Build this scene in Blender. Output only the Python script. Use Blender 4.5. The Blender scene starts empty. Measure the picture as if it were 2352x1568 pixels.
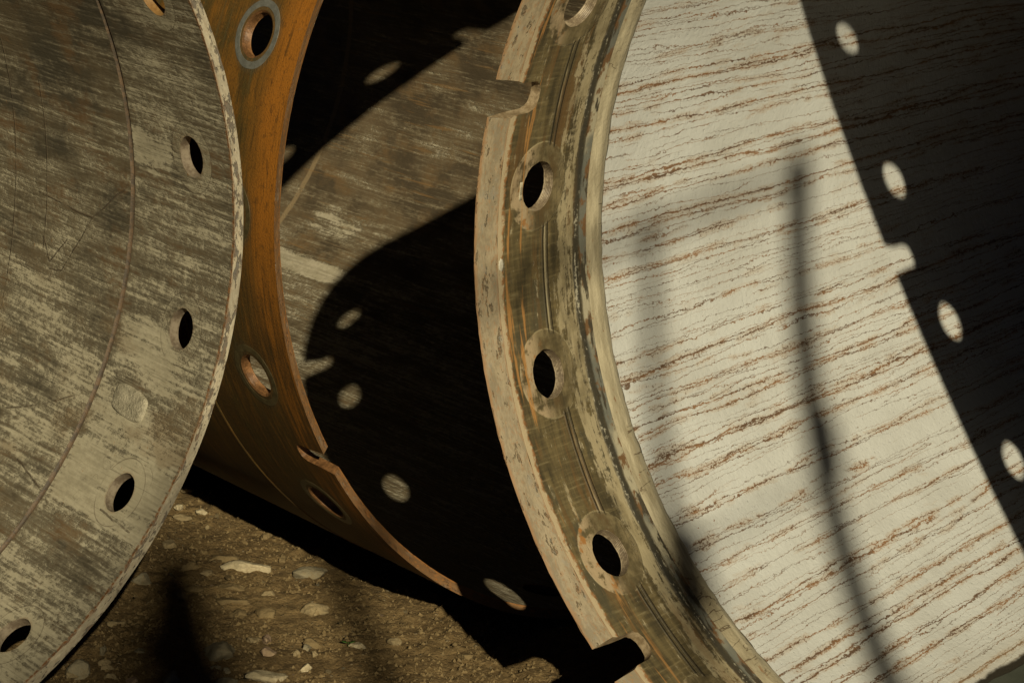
import bpy, bmesh, math, random
from mathutils import Vector, Matrix, noise as mnoise
from mathutils.geometry import delaunay_2d_cdt
scene = bpy.context.scene
PI = math.pi
R_ = math.radians

# ------------------------------------------------------------------ camera, sky, sun, exposure
SUN_AZ, SUN_EL = -0.20873, 0.40996          # heading of the rays in plan (from +Y), elevation
PITCH, ROLL = 0.235820, 0.030296
fw = Vector((0, math.cos(PITCH), -math.sin(PITCH)))
rt0 = Vector((1, 0, 0)); up0 = rt0.cross(fw)
rt = rt0 * math.cos(ROLL) + up0 * math.sin(ROLL)
up = -rt0 * math.sin(ROLL) + up0 * math.cos(ROLL)
cam = bpy.data.cameras.new('camera'); camo = bpy.data.objects.new('camera', cam)
scene.collection.objects.link(camo)
cam.sensor_width = 36; cam.lens = 5577.76 / 2352 * 36
cam.clip_start = 0.05; cam.clip_end = 500
CAM = Vector((0, 0, 1.65))
camo.matrix_world = Matrix(((rt.x, up.x, -fw.x, 0), (rt.y, up.y, -fw.y, 0), (rt.z, up.z, -fw.z, CAM.z), (0, 0, 0, 1)))
scene.camera = camo

w = bpy.data.worlds.new("World"); scene.world = w; w.use_nodes = True
nt = w.node_tree
bg = nt.nodes.get('Background') or nt.nodes.new('ShaderNodeBackground')
sky = nt.nodes.new('ShaderNodeTexSky'); sky.sky_type = 'NISHITA'; sky.sun_disc = False
sky.air_density = 0.10; sky.dust_density = 0.0; sky.ozone_density = 0.6; sky.altitude = 5000; sky.sun_elevation = SUN_EL; sky.sun_rotation = PI + SUN_AZ
nt.links.new(sky.outputs[0], bg.inputs['Color']); bg.inputs['Strength'].default_value = 0.05
SD = Vector((math.sin(SUN_AZ) * math.cos(SUN_EL), math.cos(SUN_AZ) * math.cos(SUN_EL), -math.sin(SUN_EL)))
sl = bpy.data.lights.new('sun', 'SUN'); sl.energy = 5.0; sl.angle = R_(0.53); sl.color = (1.0, 0.88, 0.61)
so = bpy.data.objects.new('sun', sl); scene.collection.objects.link(so)
so.rotation_euler = SD.to_track_quat('-Z', 'Y').to_euler(); so.location = (2, -6, 6)
vs = scene.view_settings
vs.view_transform = 'Standard'; vs.look = 'None'; vs.gamma = 1; vs.exposure = -0.30; vs.use_curve_mapping = False
scene.render.engine = 'CYCLES'; scene.cycles.diffuse_bounces = 1

# ------------------------------------------------------------------ object helpers
COL = scene.collection
def tag(o, label=None, cat=None, group=None, kind=None):
    if label: o['label'] = label
    if cat: o['category'] = cat
    if group: o['group'] = group
    if kind: o['kind'] = kind
    return o
def empty(name, label=None, cat=None, loc=(0, 0, 0), group=None):
    o = bpy.data.objects.new(name, None); COL.objects.link(o); o.location = loc
    o.empty_display_size = 0.1
    return tag(o, label, cat, group)
def mesh_obj(name, verts, faces, mat, parent=None, uvs=None, smooth=True, flat_faces=None):
    me = bpy.data.meshes.new(name); me.from_pydata([tuple(v) for v in verts], [], faces)
    if uvs is not None:
        lay = me.uv_layers.new(name='UVMap')
        flat = []
        for fu in uvs:
            for q in fu: flat += [q[0], q[1]]
        lay.data.foreach_set('uv', flat)
    if smooth:
        sm = [True] * len(faces)
        if flat_faces:
            for i in flat_faces: sm[i] = False
        me.polygons.foreach_set('use_smooth', sm)
    me.materials.append(mat); me.update()
    o = bpy.data.objects.new(name, me); COL.objects.link(o)
    if parent is not None: o.parent = parent
    return o

# ------------------------------------------------------------------ node helpers
class S:
    """a scalar or colour socket with arithmetic"""
    def __init__(s, g, sock): s.g, s.k = g, sock
    def __add__(s, o): return s.g.m('ADD', s, o)
    __radd__ = __add__
    def __sub__(s, o): return s.g.m('SUBTRACT', s, o)
    def __rsub__(s, o): return s.g.m('SUBTRACT', o, s)
    def __mul__(s, o): return s.g.m('MULTIPLY', s, o)
    __rmul__ = __mul__
    def __truediv__(s, o): return s.g.m('DIVIDE', s, o)
class G:
    def __init__(g, name):
        g.mat = bpy.data.materials.new(name); g.mat.use_nodes = True
        g.t = g.mat.node_tree; g.t.nodes.clear()
        g.out = g.t.nodes.new('ShaderNodeOutputMaterial')
        g.b = g.t.nodes.new('ShaderNodeBsdfPrincipled')
        g.t.links.new(g.b.outputs[0], g.out.inputs[0])
    def n(g, typ): return g.t.nodes.new(typ)
    def put(g, sock, v):
        if isinstance(v, S): g.t.links.new(v.k, sock)
        elif isinstance(v, tuple) and sock.type == 'RGBA': sock.default_value = (*v[:3], 1)
        else: sock.default_value = v
    def m(g, op, a, b=0.0, c=0.0, clamp=False):
        x = g.n('ShaderNodeMath'); x.operation = op; x.use_clamp = clamp
        g.put(x.inputs[0], a); g.put(x.inputs[1], b)
        if op in ('MULTIPLY_ADD', 'SMOOTH_MIN', 'WRAP', 'COMPARE'): g.put(x.inputs[2], c)
        return S(g, x.outputs[0])
    def uv(g):
        x = g.n('ShaderNodeUVMap'); x.uv_map = 'UVMap'
        y = g.n('ShaderNodeSeparateXYZ'); g.t.links.new(x.outputs[0], y.inputs[0])
        return S(g, y.outputs[0]), S(g, y.outputs[1])
    def obj(g):
        x = g.n('ShaderNodeTexCoord'); y = g.n('ShaderNodeSeparateXYZ'); g.t.links.new(x.outputs['Object'], y.inputs[0])
        return [S(g, y.outputs[i]) for i in range(3)]
    def vec(g, x, y, z=0.0):
        c = g.n('ShaderNodeCombineXYZ')
        g.put(c.inputs[0], x); g.put(c.inputs[1], y); g.put(c.inputs[2], z)
        return S(g, c.outputs[0])
    def noise(g, x, y, z=0.0, detail=4.0, rough=0.55, dist=0.0, scale=1.0):
        q = g.n('ShaderNodeTexNoise'); q.noise_dimensions = '3D'
        g.t.links.new(g.vec(x, y, z).k, q.inputs['Vector'])
        q.inputs['Scale'].default_value = scale; q.inputs['Detail'].default_value = detail
        q.inputs['Roughness'].default_value = rough; q.inputs['Distortion'].default_value = dist
        return S(g, q.outputs[0])
    def rand(g, x, seed=0.0):
        q = g.n('ShaderNodeTexWhiteNoise'); q.noise_dimensions = '2D'
        g.t.links.new(g.vec(x, seed).k, q.inputs['Vector'])
        return S(g, q.outputs[0])
    def vor(g, x, y, z=0.0, feature='F1', rnd=1.0):
        q = g.n('ShaderNodeTexVoronoi'); q.feature = feature
        g.t.links.new(g.vec(x, y, z).k, q.inputs['Vector']); q.inputs['Scale'].default_value = 1.0
        q.inputs['Randomness'].default_value = rnd
        return S(g, q.outputs['Distance'])
    def ss(g, x, a, b):
        """smoothstep from a to b (a may exceed b)"""
        q = g.n('ShaderNodeMapRange'); q.interpolation_type = 'SMOOTHSTEP'
        if a > b:
            q.inputs['From Min'].default_value, q.inputs['From Max'].default_value = b, a
            q.inputs['To Min'].default_value, q.inputs['To Max'].default_value = 1.0, 0.0
        else:
            q.inputs['From Min'].default_value, q.inputs['From Max'].default_value = a, b
        g.put(q.inputs['Value'], x)
        return S(g, q.outputs[0])
    def band(g, x, a, b, e): return g.ss(x, a - e, a + e) * g.ss(x, b + e, b - e)
    def mix(g, f, a, b):
        q = g.n('ShaderNodeMix'); q.data_type = 'RGBA'
        g.put(q.inputs[0], f); g.put(q.inputs[6], a); g.put(q.inputs[7], b)
        return S(g, q.outputs[2])
    def absv(g, x): return g.m('ABSOLUTE', x)
    def mx(g, a, b): return g.m('MAXIMUM', a, b)
    def mn(g, a, b): return g.m('MINIMUM', a, b)
    def inv(g, a): return g.m('SUBTRACT', 1.0, a)
    def seg(g, s, d, pts):
        """distance in metres to a polyline in (s, d)"""
        best = None
        for (x0, y0), (x1, y1) in zip(pts, pts[1:]):
            bx, by = x1 - x0, y1 - y0; l2 = bx * bx + by * by
            px, py = s - x0, d - y0
            h = g.m('MULTIPLY', px * bx + py * by, 1 / l2, clamp=True)
            qx, qy = px - h * bx, py - h * by
            dd = g.m('SQRT', qx * qx + qy * qy)
            best = dd if best is None else g.mn(best, dd)
        return best
    def finish(g, col, rough=0.6, metal=0.0, height=None, hs=1.0, spec=0.4, coat=None):
        g.put(g.b.inputs['Base Color'], col); g.put(g.b.inputs['Roughness'], rough); g.put(g.b.inputs['Metallic'], metal)
        g.put(g.b.inputs['Specular IOR Level'], spec)
        if height is not None:
            bm = g.n('ShaderNodeBump'); bm.inputs['Strength'].default_value = 1.0; bm.inputs['Distance'].default_value = hs
            g.put(bm.inputs['Height'], height)
            g.t.links.new(bm.outputs[0], g.b.inputs['Normal'])
        return g.mat

# ------------------------------------------------------------------ pipe data (metres)
RC, TC = 0.88794, 0.01844
RA, TA = 0.86514, 0.01829
RB, TB = 0.87710, 0.01822
ZC0 = RC + TC
DE = R_(20.0)
PIPES = {
 'C': dict(c=(0.68328, 3.24462, ZC0 + 0.0051), az=0.64094, ti=0.01547),
 'A': dict(c=(-1.14226, 3.43468, RA + TA - 0.01982), az=-0.67914, ti=0.03569),
 'B': dict(c=(0.25950, 4.65230, RB + TB - 0.01540), az=-0.68830, ti=0.02440)}
HC, HA, HB = R_(175.57), R_(7.172), R_(160.98)        # angle of one bolt hole of each ring
DHC, DHA, DHB = 0.1023, 0.1276, 0.1023
def frame(k):
    p = PIPES[k]; a = Vector((math.sin(p['az']) * math.cos(p['ti']), math.cos(p['az']) * math.cos(p['ti']), math.sin(p['ti'])))
    u = Vector((math.cos(p['az']), -math.sin(p['az']), 0)); v = u.cross(a)
    return Vector(p['c']), a, u, v
def pipe_empty(k, name, label):
    c, a, u, v = frame(k)
    o = empty(name, label, 'steel pipe')
    o.matrix_world = Matrix(((u.x, v.x, -a.x, c.x), (u.y, v.y, -a.y, c.y), (u.z, v.z, -a.z, c.z), (0, 0, 0, 1)))
    return o
def cyl(r, phi, d): return (r * math.cos(phi), r * math.sin(phi), -d)

# ------------------------------------------------------------------ materials
def scratches(g, s, d, lists, wob=0.004):
    n1 = g.noise(s * 22.0, d * 22.0, 3.3, 3) - 0.5; n2 = g.noise(s * 22.0, d * 22.0, 8.3, 3) - 0.5
    s2 = s + n1 * (wob * 2); d2 = d + n2 * (wob * 2)
    best = None
    for pts in lists:
        q = g.seg(s2, d2, pts); best = q if best is None else g.mn(best, q)
    return best

def hole_local(g, s, d, R, h0, dh):
    per = R * DE
    hs = g.m('WRAP', s - (h0 * R), per / 2, -per / 2)
    hd = d - dh
    return hs, hd, g.m('SQRT', hs * hs + hd * hd)

def mat_inner_paint(name, R, h0, dh, extra):
    """worn grey-beige paint over dark steel, scraped along the pipe"""
    g = G(name); s, d = g.uv()
    wn = g.noise(s * 9.0, d * 9.0, 1.0, 3) - 0.5
    sw = s + wn * 0.006 + d * extra.get('skew', 0.0)
    f1 = g.noise(sw * 34.0, d * 2.0, 11.0, 6, 0.60)              # long scrape streaks
    f2 = g.noise(sw * 150.0, d * 7.0, 21.0, 4, 0.6)              # fine streaks
    f3 = g.noise(s * 8.0, d * 4.5, 31.0, 4, 0.55)                # big areas of wear
    f4 = g.noise(s * 130.0, d * 55.0, 41.0, 5, 0.7)             # paint islands
    f5 = g.noise(s * 36.0, d * 18.0, 51.0, 6, 0.66)
    hs, hd, hr = hole_local(g, s, d, R, h0, dh)
    cover = f1 * 0.55 + f2 * 0.42 + f3 * 0.34 + f4 * 0.46 + f5 * 0.26 - 0.530
    if 'bias' in extra: cover = cover + extra['bias'](g, s, d)
    col_dark = g.mix(g.ss(f3, 0.38, 0.62), extra['dark1'], extra['dark2'])
    col_dark = g.mix(g.ss(g.noise(s * 13, d * 7, 61.0, 5), 0.50, 0.66), col_dark, extra['rust'])
    col_dark = g.mix(g.ss(f2, 0.5, 0.75) * 0.5, col_dark, extra['dark3'])
    col_paint = g.mix(g.ss(g.noise(s * 24, d * 12, 71.0, 4), 0.35, 0.7), extra['paint1'], extra['paint2'])
    thin = g.ss(cover, 0.35, 0.53); thick = g.ss(cover, 0.465, 0.625)
    film = g.mix(g.ss(f2 * 0.5 + f1 * 0.5, 0.38, 0.64), tuple(q * 0.62 for q in extra['film']), tuple(q * 1.18 for q in extra['film']))
    col = g.mix(thin * 0.72, col_dark, film)
    col = g.mix(thick * (0.55 + g.ss(f4 * 0.5 + f2 * 0.5, 0.40, 0.60) * 0.38), col, col_paint)
    # bolt-hole faces: a pale ring with an engraved rim
    if 'spot' in extra:
        rs = extra['spot']; hr2 = hr + (f5 - 0.5) * 0.006
        ringm = g.ss(hr2, rs, rs - 0.002)
        col = g.mix(ringm * g.ss(f5 * 0.45 + f4 * 0.2 + f3 * 0.35, 0.43, 0.56) * 0.75, col, extra['paint2'])
        lip = g.ss(hr2, rs * 0.66, rs * 0.58) * g.ss(f4, 0.42, 0.56); col = g.mix(lip * 0.6, col, (0.28, 0.20, 0.12))
        groove = g.band(hr, rs - 0.0012, rs + 0.0006, 0.0008) * g.ss(f5, 0.36, 0.5)
        col = g.mix(groove * 0.6, col, extra['edge'])
    # orange flecks
    fl = g.noise(s * 60, d * 260, 81.0, 2, 0.5)
    fleck = g.ss(fl, 0.735, 0.76); col = g.mix(fleck * 0.8, col, (0.30, 0.135, 0.03))
    hgt = thick * 0.0016 + f2 * 0.0012 + f4 * 0.0010 + f5 * 0.0014
    if 'lines' in extra:
        sd_ = scratches(g, s, d, extra['lines'])
        brk = g.ss(f5, 0.36, 0.5)
        ln = g.ss(sd_, 0.0026, 0.0008) * brk
        col = g.mix(ln * 0.75, col, extra['edge']); hgt = hgt - ln * 0.001
    hair = g.noise(sw * 420.0, d * 5.0, 88.0, 3, 0.55); hg = g.ss(g.noise(s * 10, d * 6, 89.0, 3), 0.42, 0.62)
    col = g.mix(g.ss(hair, 0.60, 0.70) * hg * 0.45, col, extra['paint2']); col = g.mix(g.ss(hair, 0.40, 0.31) * 0.45, col, extra['dark1'])
    # fine random scratches
    sc = g.absv(g.noise(s * 14, d * 14, 91.0, 2, 0.4, 0.6) - 0.5)
    fine = g.ss(sc, 0.0045, 0.0012) * g.ss(g.noise(s * 9, d * 9, 95.0, 2), 0.53, 0.62)
    col = g.mix(fine * 0.55, col, extra['edge'])
    if 'post' in extra: col = extra['post'](g, s, d, col, f1, f4, f5)
    rough = 0.52 + thick * 0.18
    return g.finish(col, rough, 0.0, hgt, 1.0, 0.35)

SA = lambda deg: R_(deg + 1.5) * RA
A_lines = [[(SA(-1.2), .360), (SA(-2.0), .387), (SA(-6), .4735), (SA(-13.7), .559), (SA(-14.1), .603)],
           [(SA(14), .785), (SA(1.1), .7786), (SA(-8), .772), (SA(-15.4), .755), (SA(-21), .74)],
           [(SA(-6), .4735), (SA(-5.9), .547), (SA(-5.4), .676)],
           [(SA(-10.5), .6465), (SA(-13.3), .6085), (SA(-9.8), .557)],
           [(SA(-32.2), .584), (SA(-30.3), .500), (SA(-26.7), .383)],
           [(SA(-36.8), .4635), (SA(-37.7), .4053), (SA(-38.4), .352)],
           [(SA(-37.0), .154), (SA(-37.4), .109), (SA(-37.7), .0446)],
           [(SA(9), .66), (SA(-3), .652), (SA(-12), .64)]]
def biasA(g, s, d):
    lo = g.ss(s, SA(2), SA(-30)) * 0.105 - 0.035
    band_ = g.ss(d, 0.325, 0.315) * 0.035 - g.ss(s - d * 0.15, SA(-8), SA(12)) * g.ss(d, 0.28, 0.42) * 0.05
    jn = (g.noise(s * 50.0, d * 25.0, 151.0, 4, 0.6) - 0.5) * 0.05
    patch = band_ + g.band(s + jn, SA(2.7), SA(7.0), 0.010) * g.band(d + jn, 0.19, 0.325, 0.012) * 0.17
    patch2 = g.band(s, SA(-21), SA(-14.5), 0.03) * g.band(d, 0.12, 0.31, 0.03) * 0.10
    low3 = g.band(s, SA(-38), SA(-29), 0.03) * g.band(d, 0.01, 0.30, 0.03) * 0.12
    drk = g.band(s, SA(-46), SA(-40.5), 0.03) * g.ss(d, 0.02, 0.07) * -0.10
    return lo + patch + patch2 + low3 + drk
def postA(g, s, d, col, f1, f4, f5):
    rim = g.ss(d + (f5 - 0.5) * 0.01, 0.007, 0.003)
    col = g.mix(rim * g.ss(f4, 0.40, 0.55), col, (0.26, 0.12, 0.045))
    # brown smears at lower left
    br = g.ss(g.noise(s * 7, d * 3.5, 131.0, 5, 0.6), 0.52, 0.62) * g.ss(s, SA(-8), SA(-22))
    return g.mix(br * 0.5, col, (0.20, 0.14, 0.075))
M_A = mat_inner_paint('grey_worn_paint', RA, HA, DHA, dict(skew=0.0,
    dark1=(0.072, 0.063, 0.044), dark2=(0.130, 0.102, 0.062), dark3=(0.165, 0.150, 0.115), rust=(0.145, 0.093, 0.048),
    film=(0.270, 0.236, 0.163), paint1=(0.49, 0.448, 0.325), paint2=(0.40, 0.362, 0.256), edge=(0.085, 0.062, 0.04),
    spot=0.0635, lines=A_lines, bias=biasA, post=postA))

SB = lambda deg: R_(deg) * RB
def biasB(g, s, d):
    patch = g.band(s, SB(309.2), SB(312.6), 0.012) * g.band(d, 1.85, 2.32, 0.05) * 0.34
    p2 = g.band(s, SB(318), SB(323), 0.02) * g.band(d, 1.90, 2.12, 0.04) * 0.15
    low = g.ss(s, SB(325), SB(300)) * 0.10
    return patch + p2 + low - 0.075
def postB(g, s, d, col, f1, f4, f5):
    sm = g.band(d + (f5 - 0.5) * 0.01, 2.232, 2.252, 0.004)
    col = g.mix(sm * 0.75, col, (0.33, 0.245, 0.14))
    st = g.ss(g.noise(s * 70, d * 3.0, 141.0, 4, 0.6), 0.60, 0.68)
    return g.mix(st * 0.55, col, (0.27, 0.16, 0.065))
M_BI = mat_inner_paint('brown_scraped_steel', RB, HB, DHB, dict(skew=0.0,
    dark1=(0.085, 0.066, 0.042), dark2=(0.155, 0.115, 0.068), dark3=(0.20, 0.16, 0.105), rust=(0.17, 0.115, 0.06),
    film=(0.26, 0.215, 0.138), paint1=(0.54, 0.49, 0.37), paint2=(0.42, 0.38, 0.27), edge=(0.10, 0.07, 0.045),
    bias=biasB, post=postB))

def mat_rust_shell():
    """smooth orange rust turned round the outside of the pipe end"""
    g = G('orange_rust'); s, d = g.uv()
    c1 = g.noise(s * 5.0, d * 24.0, 5.0, 6, 0.6); c2 = g.noise(s * 9.0, d * 110.0, 15.0, 5, 0.62)
    c3 = g.noise(s * 9.0, d * 9.0, 25.0, 5, 0.6); c4 = g.noise(s * 130.0, d * 210.0, 35.0, 3, 0.6)
    near = g.ss(d + (c3 - 0.5) * 0.10 + (c1 - 0.5) * 0.05, 0.075, 0.0)
    c6 = g.noise(s * 42.0, d * 70.0, 75.0, 6, 0.68)
    f = c1 * 0.4 + c3 * 0.35 + c6 * 0.25
    col = g.mix(g.ss(f, 0.42, 0.58), (0.082, 0.056, 0.015), (0.205, 0.095, 0.0145))
    col = g.mix(near * 0.75, col, (0.45, 0.165, 0.017))
    col = g.mix(g.ss(c2, 0.52, 0.72) * 0.7, col, (0.04, 0.028, 0.010))
    col = g.mix(g.ss(c2, 0.45, 0.28) * 0.5, col, (0.32, 0.135, 0.020))
    col = g.mix(g.ss(c4, 0.58, 0.72) * 0.4, col, (0.09, 0.052, 0.016))
    col = g.mix(g.ss(c6, 0.54, 0.64) * 0.5, col, (0.055, 0.032, 0.011)); col = g.mix(g.ss(c6, 0.42, 0.34) * 0.35, col, (0.36, 0.16, 0.03))
    st = g.ss(g.noise(s * 3.0, d * 60.0, 45.0, 4, 0.55), 0.60, 0.68) * g.ss(d, 0.02, 0.06)
    col = g.mix(st * 0.6, col, (0.085, 0.072, 0.03))
    col = g.mix(g.ss(g.noise(s * 40, d * 40, 55.0, 3), 0.70, 0.74) * 0.6, col, (0.30, 0.15, 0.045))
    # grime round the bolt holes
    hs, hd, hr = hole_local(g, s, d, RB + TB, HB, DHB)
    col = g.mix(g.ss(hr + (c3 - 0.5) * 0.02, 0.074, 0.062) * 0.45, col, (0.085, 0.076, 0.045))
    hgt = c2 * 0.0007 + c4 * 0.0004 + c3 * 0.0008
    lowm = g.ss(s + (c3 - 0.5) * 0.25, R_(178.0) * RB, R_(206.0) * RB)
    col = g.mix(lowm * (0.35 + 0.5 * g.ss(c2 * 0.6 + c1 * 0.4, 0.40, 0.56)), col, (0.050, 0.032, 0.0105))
    gr_ = g.noise(s * 260.0, d * 260.0, 65.0, 3, 0.7); col = g.mix(g.ss(gr_, 0.50, 0.66) * 0.45, col, (0.045, 0.026, 0.010)); col = g.mix(g.ss(gr_, 0.42, 0.30) * 0.4, col, (0.27, 0.12, 0.03))
    hgt = hgt + gr_ * 0.0009
    return g.finish(col, 0.62, 0.0, hgt, 1.0, 0.3)
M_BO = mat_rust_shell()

def mat_ringC():
    """olive-brown machined steel with cream paint left in streaks running round the ring"""
    g = G('olive_machined_steel'); s, d = g.uv()
    c1 = g.noise(s * 5.0, d * 42.0, 2.0, 6, 0.62); c2 = g.noise(s * 22.0, d * 150.0, 12.0, 5, 0.62)
    x1 = g.noise(s * 170.0, d * 16.0, 22.0, 4, 0.6)                # cross tool marks
    c3 = g.noise(s * 9.0, d * 13.0, 32.0, 5, 0.6); c4 = g.noise(s * 120.0, d * 120.0, 42.0, 4, 0.65)
    c5 = g.noise(s * 36.0, d * 40.0, 52.0, 5, 0.6)
    hs, hd, hr = hole_local(g, s, d, RC, HC, DHC)
    f = c1 * 0.45 + c3 * 0.35 + x1 * 0.2
    col = g.mix(g.ss(f, 0.38, 0.62), (0.052, 0.043, 0.024), (0.180, 0.140, 0.066))
    col = g.mix(g.ss(x1, 0.55, 0.8) * 0.5, col, (0.30, 0.255, 0.15))
    col = g.mix(g.ss(c3, 0.54, 0.64) * 0.65, col, (0.050, 0.050, 0.036))
    stn = g.ss(g.noise(s * 3.2, d * 22.0, 57.0, 5, 0.62), 0.52, 0.60); col = g.mix(stn * 0.6, col, (0.155, 0.088, 0.034))
    # cream paint, thicker towards the inner weld
    band_c = g.ss(d + (c3 - 0.5) * 0.04, 0.135, 0.175) * g.ss(d + (c5 - 0.5) * 0.02, 0.212, 0.20)
    cov = c1 * 0.40 + c2 * 0.2 + c4 * 0.2 + c5 * 0.25 + band_c * 0.10
    cream = g.ss(cov, 0.575, 0.625)
    col = g.mix(cream * (0.35 + 0.45 * g.ss(c3, 0.42, 0.58)), col, (0.42, 0.36, 0.23))
    # the dark worn channel before the weld, and a paint strip beside it
    ch = g.band(d + (c3 - 0.5) * 0.03 + (c5 - 0.5) * 0.012, 0.204, 0.221, 0.005)
    col = g.mix(ch * 0.85, col, (0.042, 0.04, 0.032))
    fl = ch * g.ss(c4 * 0.35 + c2 * 0.3 + c1 * 0.35, 0.535, 0.575); col = g.mix(fl * 0.85, col, (0.46, 0.43, 0.33))
    strip = g.band(d + (c5 - 0.5) * 0.006, 0.221, 0.245, 0.003)
    sc_ = g.mix(g.ss(g.noise(s * 6, d * 5, 62.0, 4), 0.44, 0.52), (0.42, 0.385, 0.28), (0.165, 0.17, 0.145))
    sc_ = g.mix(g.ss(g.noise(s * 22, d * 30, 66.0, 6, 0.65), 0.50, 0.58), sc_, (0.17, 0.095, 0.045))
    sc_ = g.mix(g.ss(g.noise(s * 13, d * 40, 68.0, 5, 0.65), 0.54, 0.60), sc_, (0.06, 0.052, 0.038))
    col = g.mix(strip * 0.92, col, sc_)
    # double tool groove through the hole line
    gr = g.mx(g.band(d + (c5 - 0.5) * 0.0025, 0.1185, 0.1225, 0.001), g.band(d + (c5 - 0.5) * 0.0025, 0.1295, 0.1345, 0.001)) * g.ss(hr, 0.066, 0.074)
    col = g.mix(gr * 0.75, col, (0.06, 0.05, 0.03))
    gl = g.band(d + (c5 - 0.5) * 0.002, 0.125, 0.128, 0.0012) * g.ss(hr, 0.066, 0.074) * g.ss(c1, 0.42, 0.55)
    col = g.mix(gl * 0.7, col, (0.50, 0.44, 0.29))
    # hole faces
    hr2 = hr + (c5 - 0.5) * 0.003
    disc = g.ss(hr2, 0.074, 0.072)
    dcol = g.mix(g.ss(c3 * 0.5 + c5 * 0.5, 0.42, 0.62), (0.085, 0.068, 0.036), (0.215, 0.172, 0.092))
    left = g.ss(hd + (c3 - 0.5) * 0.05, 0.0, -0.035)
    dcol = g.mix(left * g.ss(c5, 0.40, 0.5) * 0.8, dcol, (0.48, 0.37, 0.235))
    dcol = g.mix(g.ss(g.noise(s * 30, d * 30, 72.0, 4), 0.56, 0.63) * left, dcol, (0.36, 0.17, 0.055))
    col = g.mix(disc * (0.45 + 0.5 * g.ss(c3 * 0.5 + c5 * 0.5, 0.42, 0.55)), col, dcol)
    rimg = g.band(hr, 0.0722, 0.0745, 0.0008)
    col = g.mix(rimg * g.ss(c5, 0.46, 0.56) * 0.5, col, (0.40, 0.34, 0.20))
    # orange stains running round the outer side of the holes
    og = g.ss(g.noise(s * 4.5, d * 60.0, 82.0, 5, 0.6), 0.56, 0.62) * g.ss(d, 0.09, 0.06)
    col = g.mix(og * 0.8, col, (0.42, 0.215, 0.07))
    # cream and rust creeping over the edge of the bevel
    e = g.ss(d + (c5 - 0.5) * 0.022 + (c4 - 0.5) * 0.008, 0.016, 0.010)
    col = g.mix(e, col, (0.47, 0.385, 0.25))
    er = g.band(d + (c5 - 0.5) * 0.022 + (c4 - 0.5) * 0.008, 0.011, 0.017, 0.003)
    col = g.mix(er * g.ss(c4, 0.42, 0.55) * 0.85, col, (0.27, 0.125, 0.045))
    pit = g.ss(c4, 0.66, 0.72); col = g.mix(pit * 0.5, col, (0.085, 0.05, 0.025))
    hgt = c2 * 0.0007 + x1 * 0.0003 + cream * 0.0006 + c4 * 0.0005 + strip * 0.0012 - gr * 0.003 - ch * 0.001 - disc * 0.0008 + e * 0.0008
    return g.finish(col, 0.5, 0.0, hgt, 1.0, 0.45)
M_CR = mat_ringC()

def mat_edge(name, c_main, c_dark, c_rust, c_blue, dens, rk=0.6, ew=1.0, er=0.0):
    """rim paint flaking off in small islands"""
    g = G(name); s, d = g.uv()
    n1 = g.noise(s * 26.0, d * 80.0, 4.0, 6, 0.68); n2 = g.noise(s * 90.0, d * 220.0, 14.0, 5, 0.65)
    n3 = g.noise(s * 12.0, d * 40.0, 24.0, 4, 0.6); n4 = g.noise(s * 30.0, d * 60.0, 34.0, 5, 0.6)
    f = n1 * 0.55 + n2 * 0.25 + n3 * 0.2
    flake = g.ss(f, dens + 0.02, dens - 0.02)
    base = g.mix(g.ss(n3 * 0.6 + n2 * 0.4, 0.42, 0.58), c_main, tuple(x * 0.70 for x in c_main))
    under = g.mix(g.ss(n4, 0.50, 0.60) * rk, c_dark, c_rust)
    under = g.mix(g.ss(n4, 0.44, 0.38), under, c_blue)
    col = g.mix(flake, base, under)
    spots = g.ss(n2 * 0.7 + n4 * 0.3, 0.56, 0.62); col = g.mix(spots * rk, col, c_rust)
    ed = g.ss(d + (n1 - 0.5) * 0.010, 0.0035, 0.0005); col = g.mix(ed * 0.5, col, c_rust)
    mot = g.noise(s * 70.0, d * 150.0, 44.0, 5, 0.68); col = g.mix(g.ss(mot, 0.53, 0.64) * rk * 0.75, col, c_rust); col = g.mix(g.ss(n4, 0.42, 0.34) * rk * 0.6, col, c_blue)
    e2 = g.ss(d + (n1 - 0.5) * 0.014, ew - 0.007, ew - 0.001); col = g.mix(e2 * er, col, c_rust)
    hgt = g.inv(flake) * 0.0014 + n2 * 0.0008
    return g.finish(col, 0.6, 0.0, hgt, 1.0, 0.35)
M_RIMA = mat_edge('flaking_cream_rim_paint', (0.46, 0.41, 0.305), (0.16, 0.138, 0.11), (0.25, 0.13, 0.06), (0.17, 0.16, 0.14), 0.465, 0.25)
M_RIMC = mat_edge('cream_rim_paint_with_rust', (0.315, 0.26, 0.172), (0.165, 0.128, 0.08), (0.30, 0.165, 0.075), (0.24, 0.235, 0.20), 0.43, 0.6, 0.0407, 0.75)
M_RIMB = mat_edge('rusty_rim_edge', (0.24, 0.135, 0.062), (0.22, 0.13, 0.07), (0.40, 0.16, 0.035), (0.30, 0.235, 0.17), 0.45)

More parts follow.
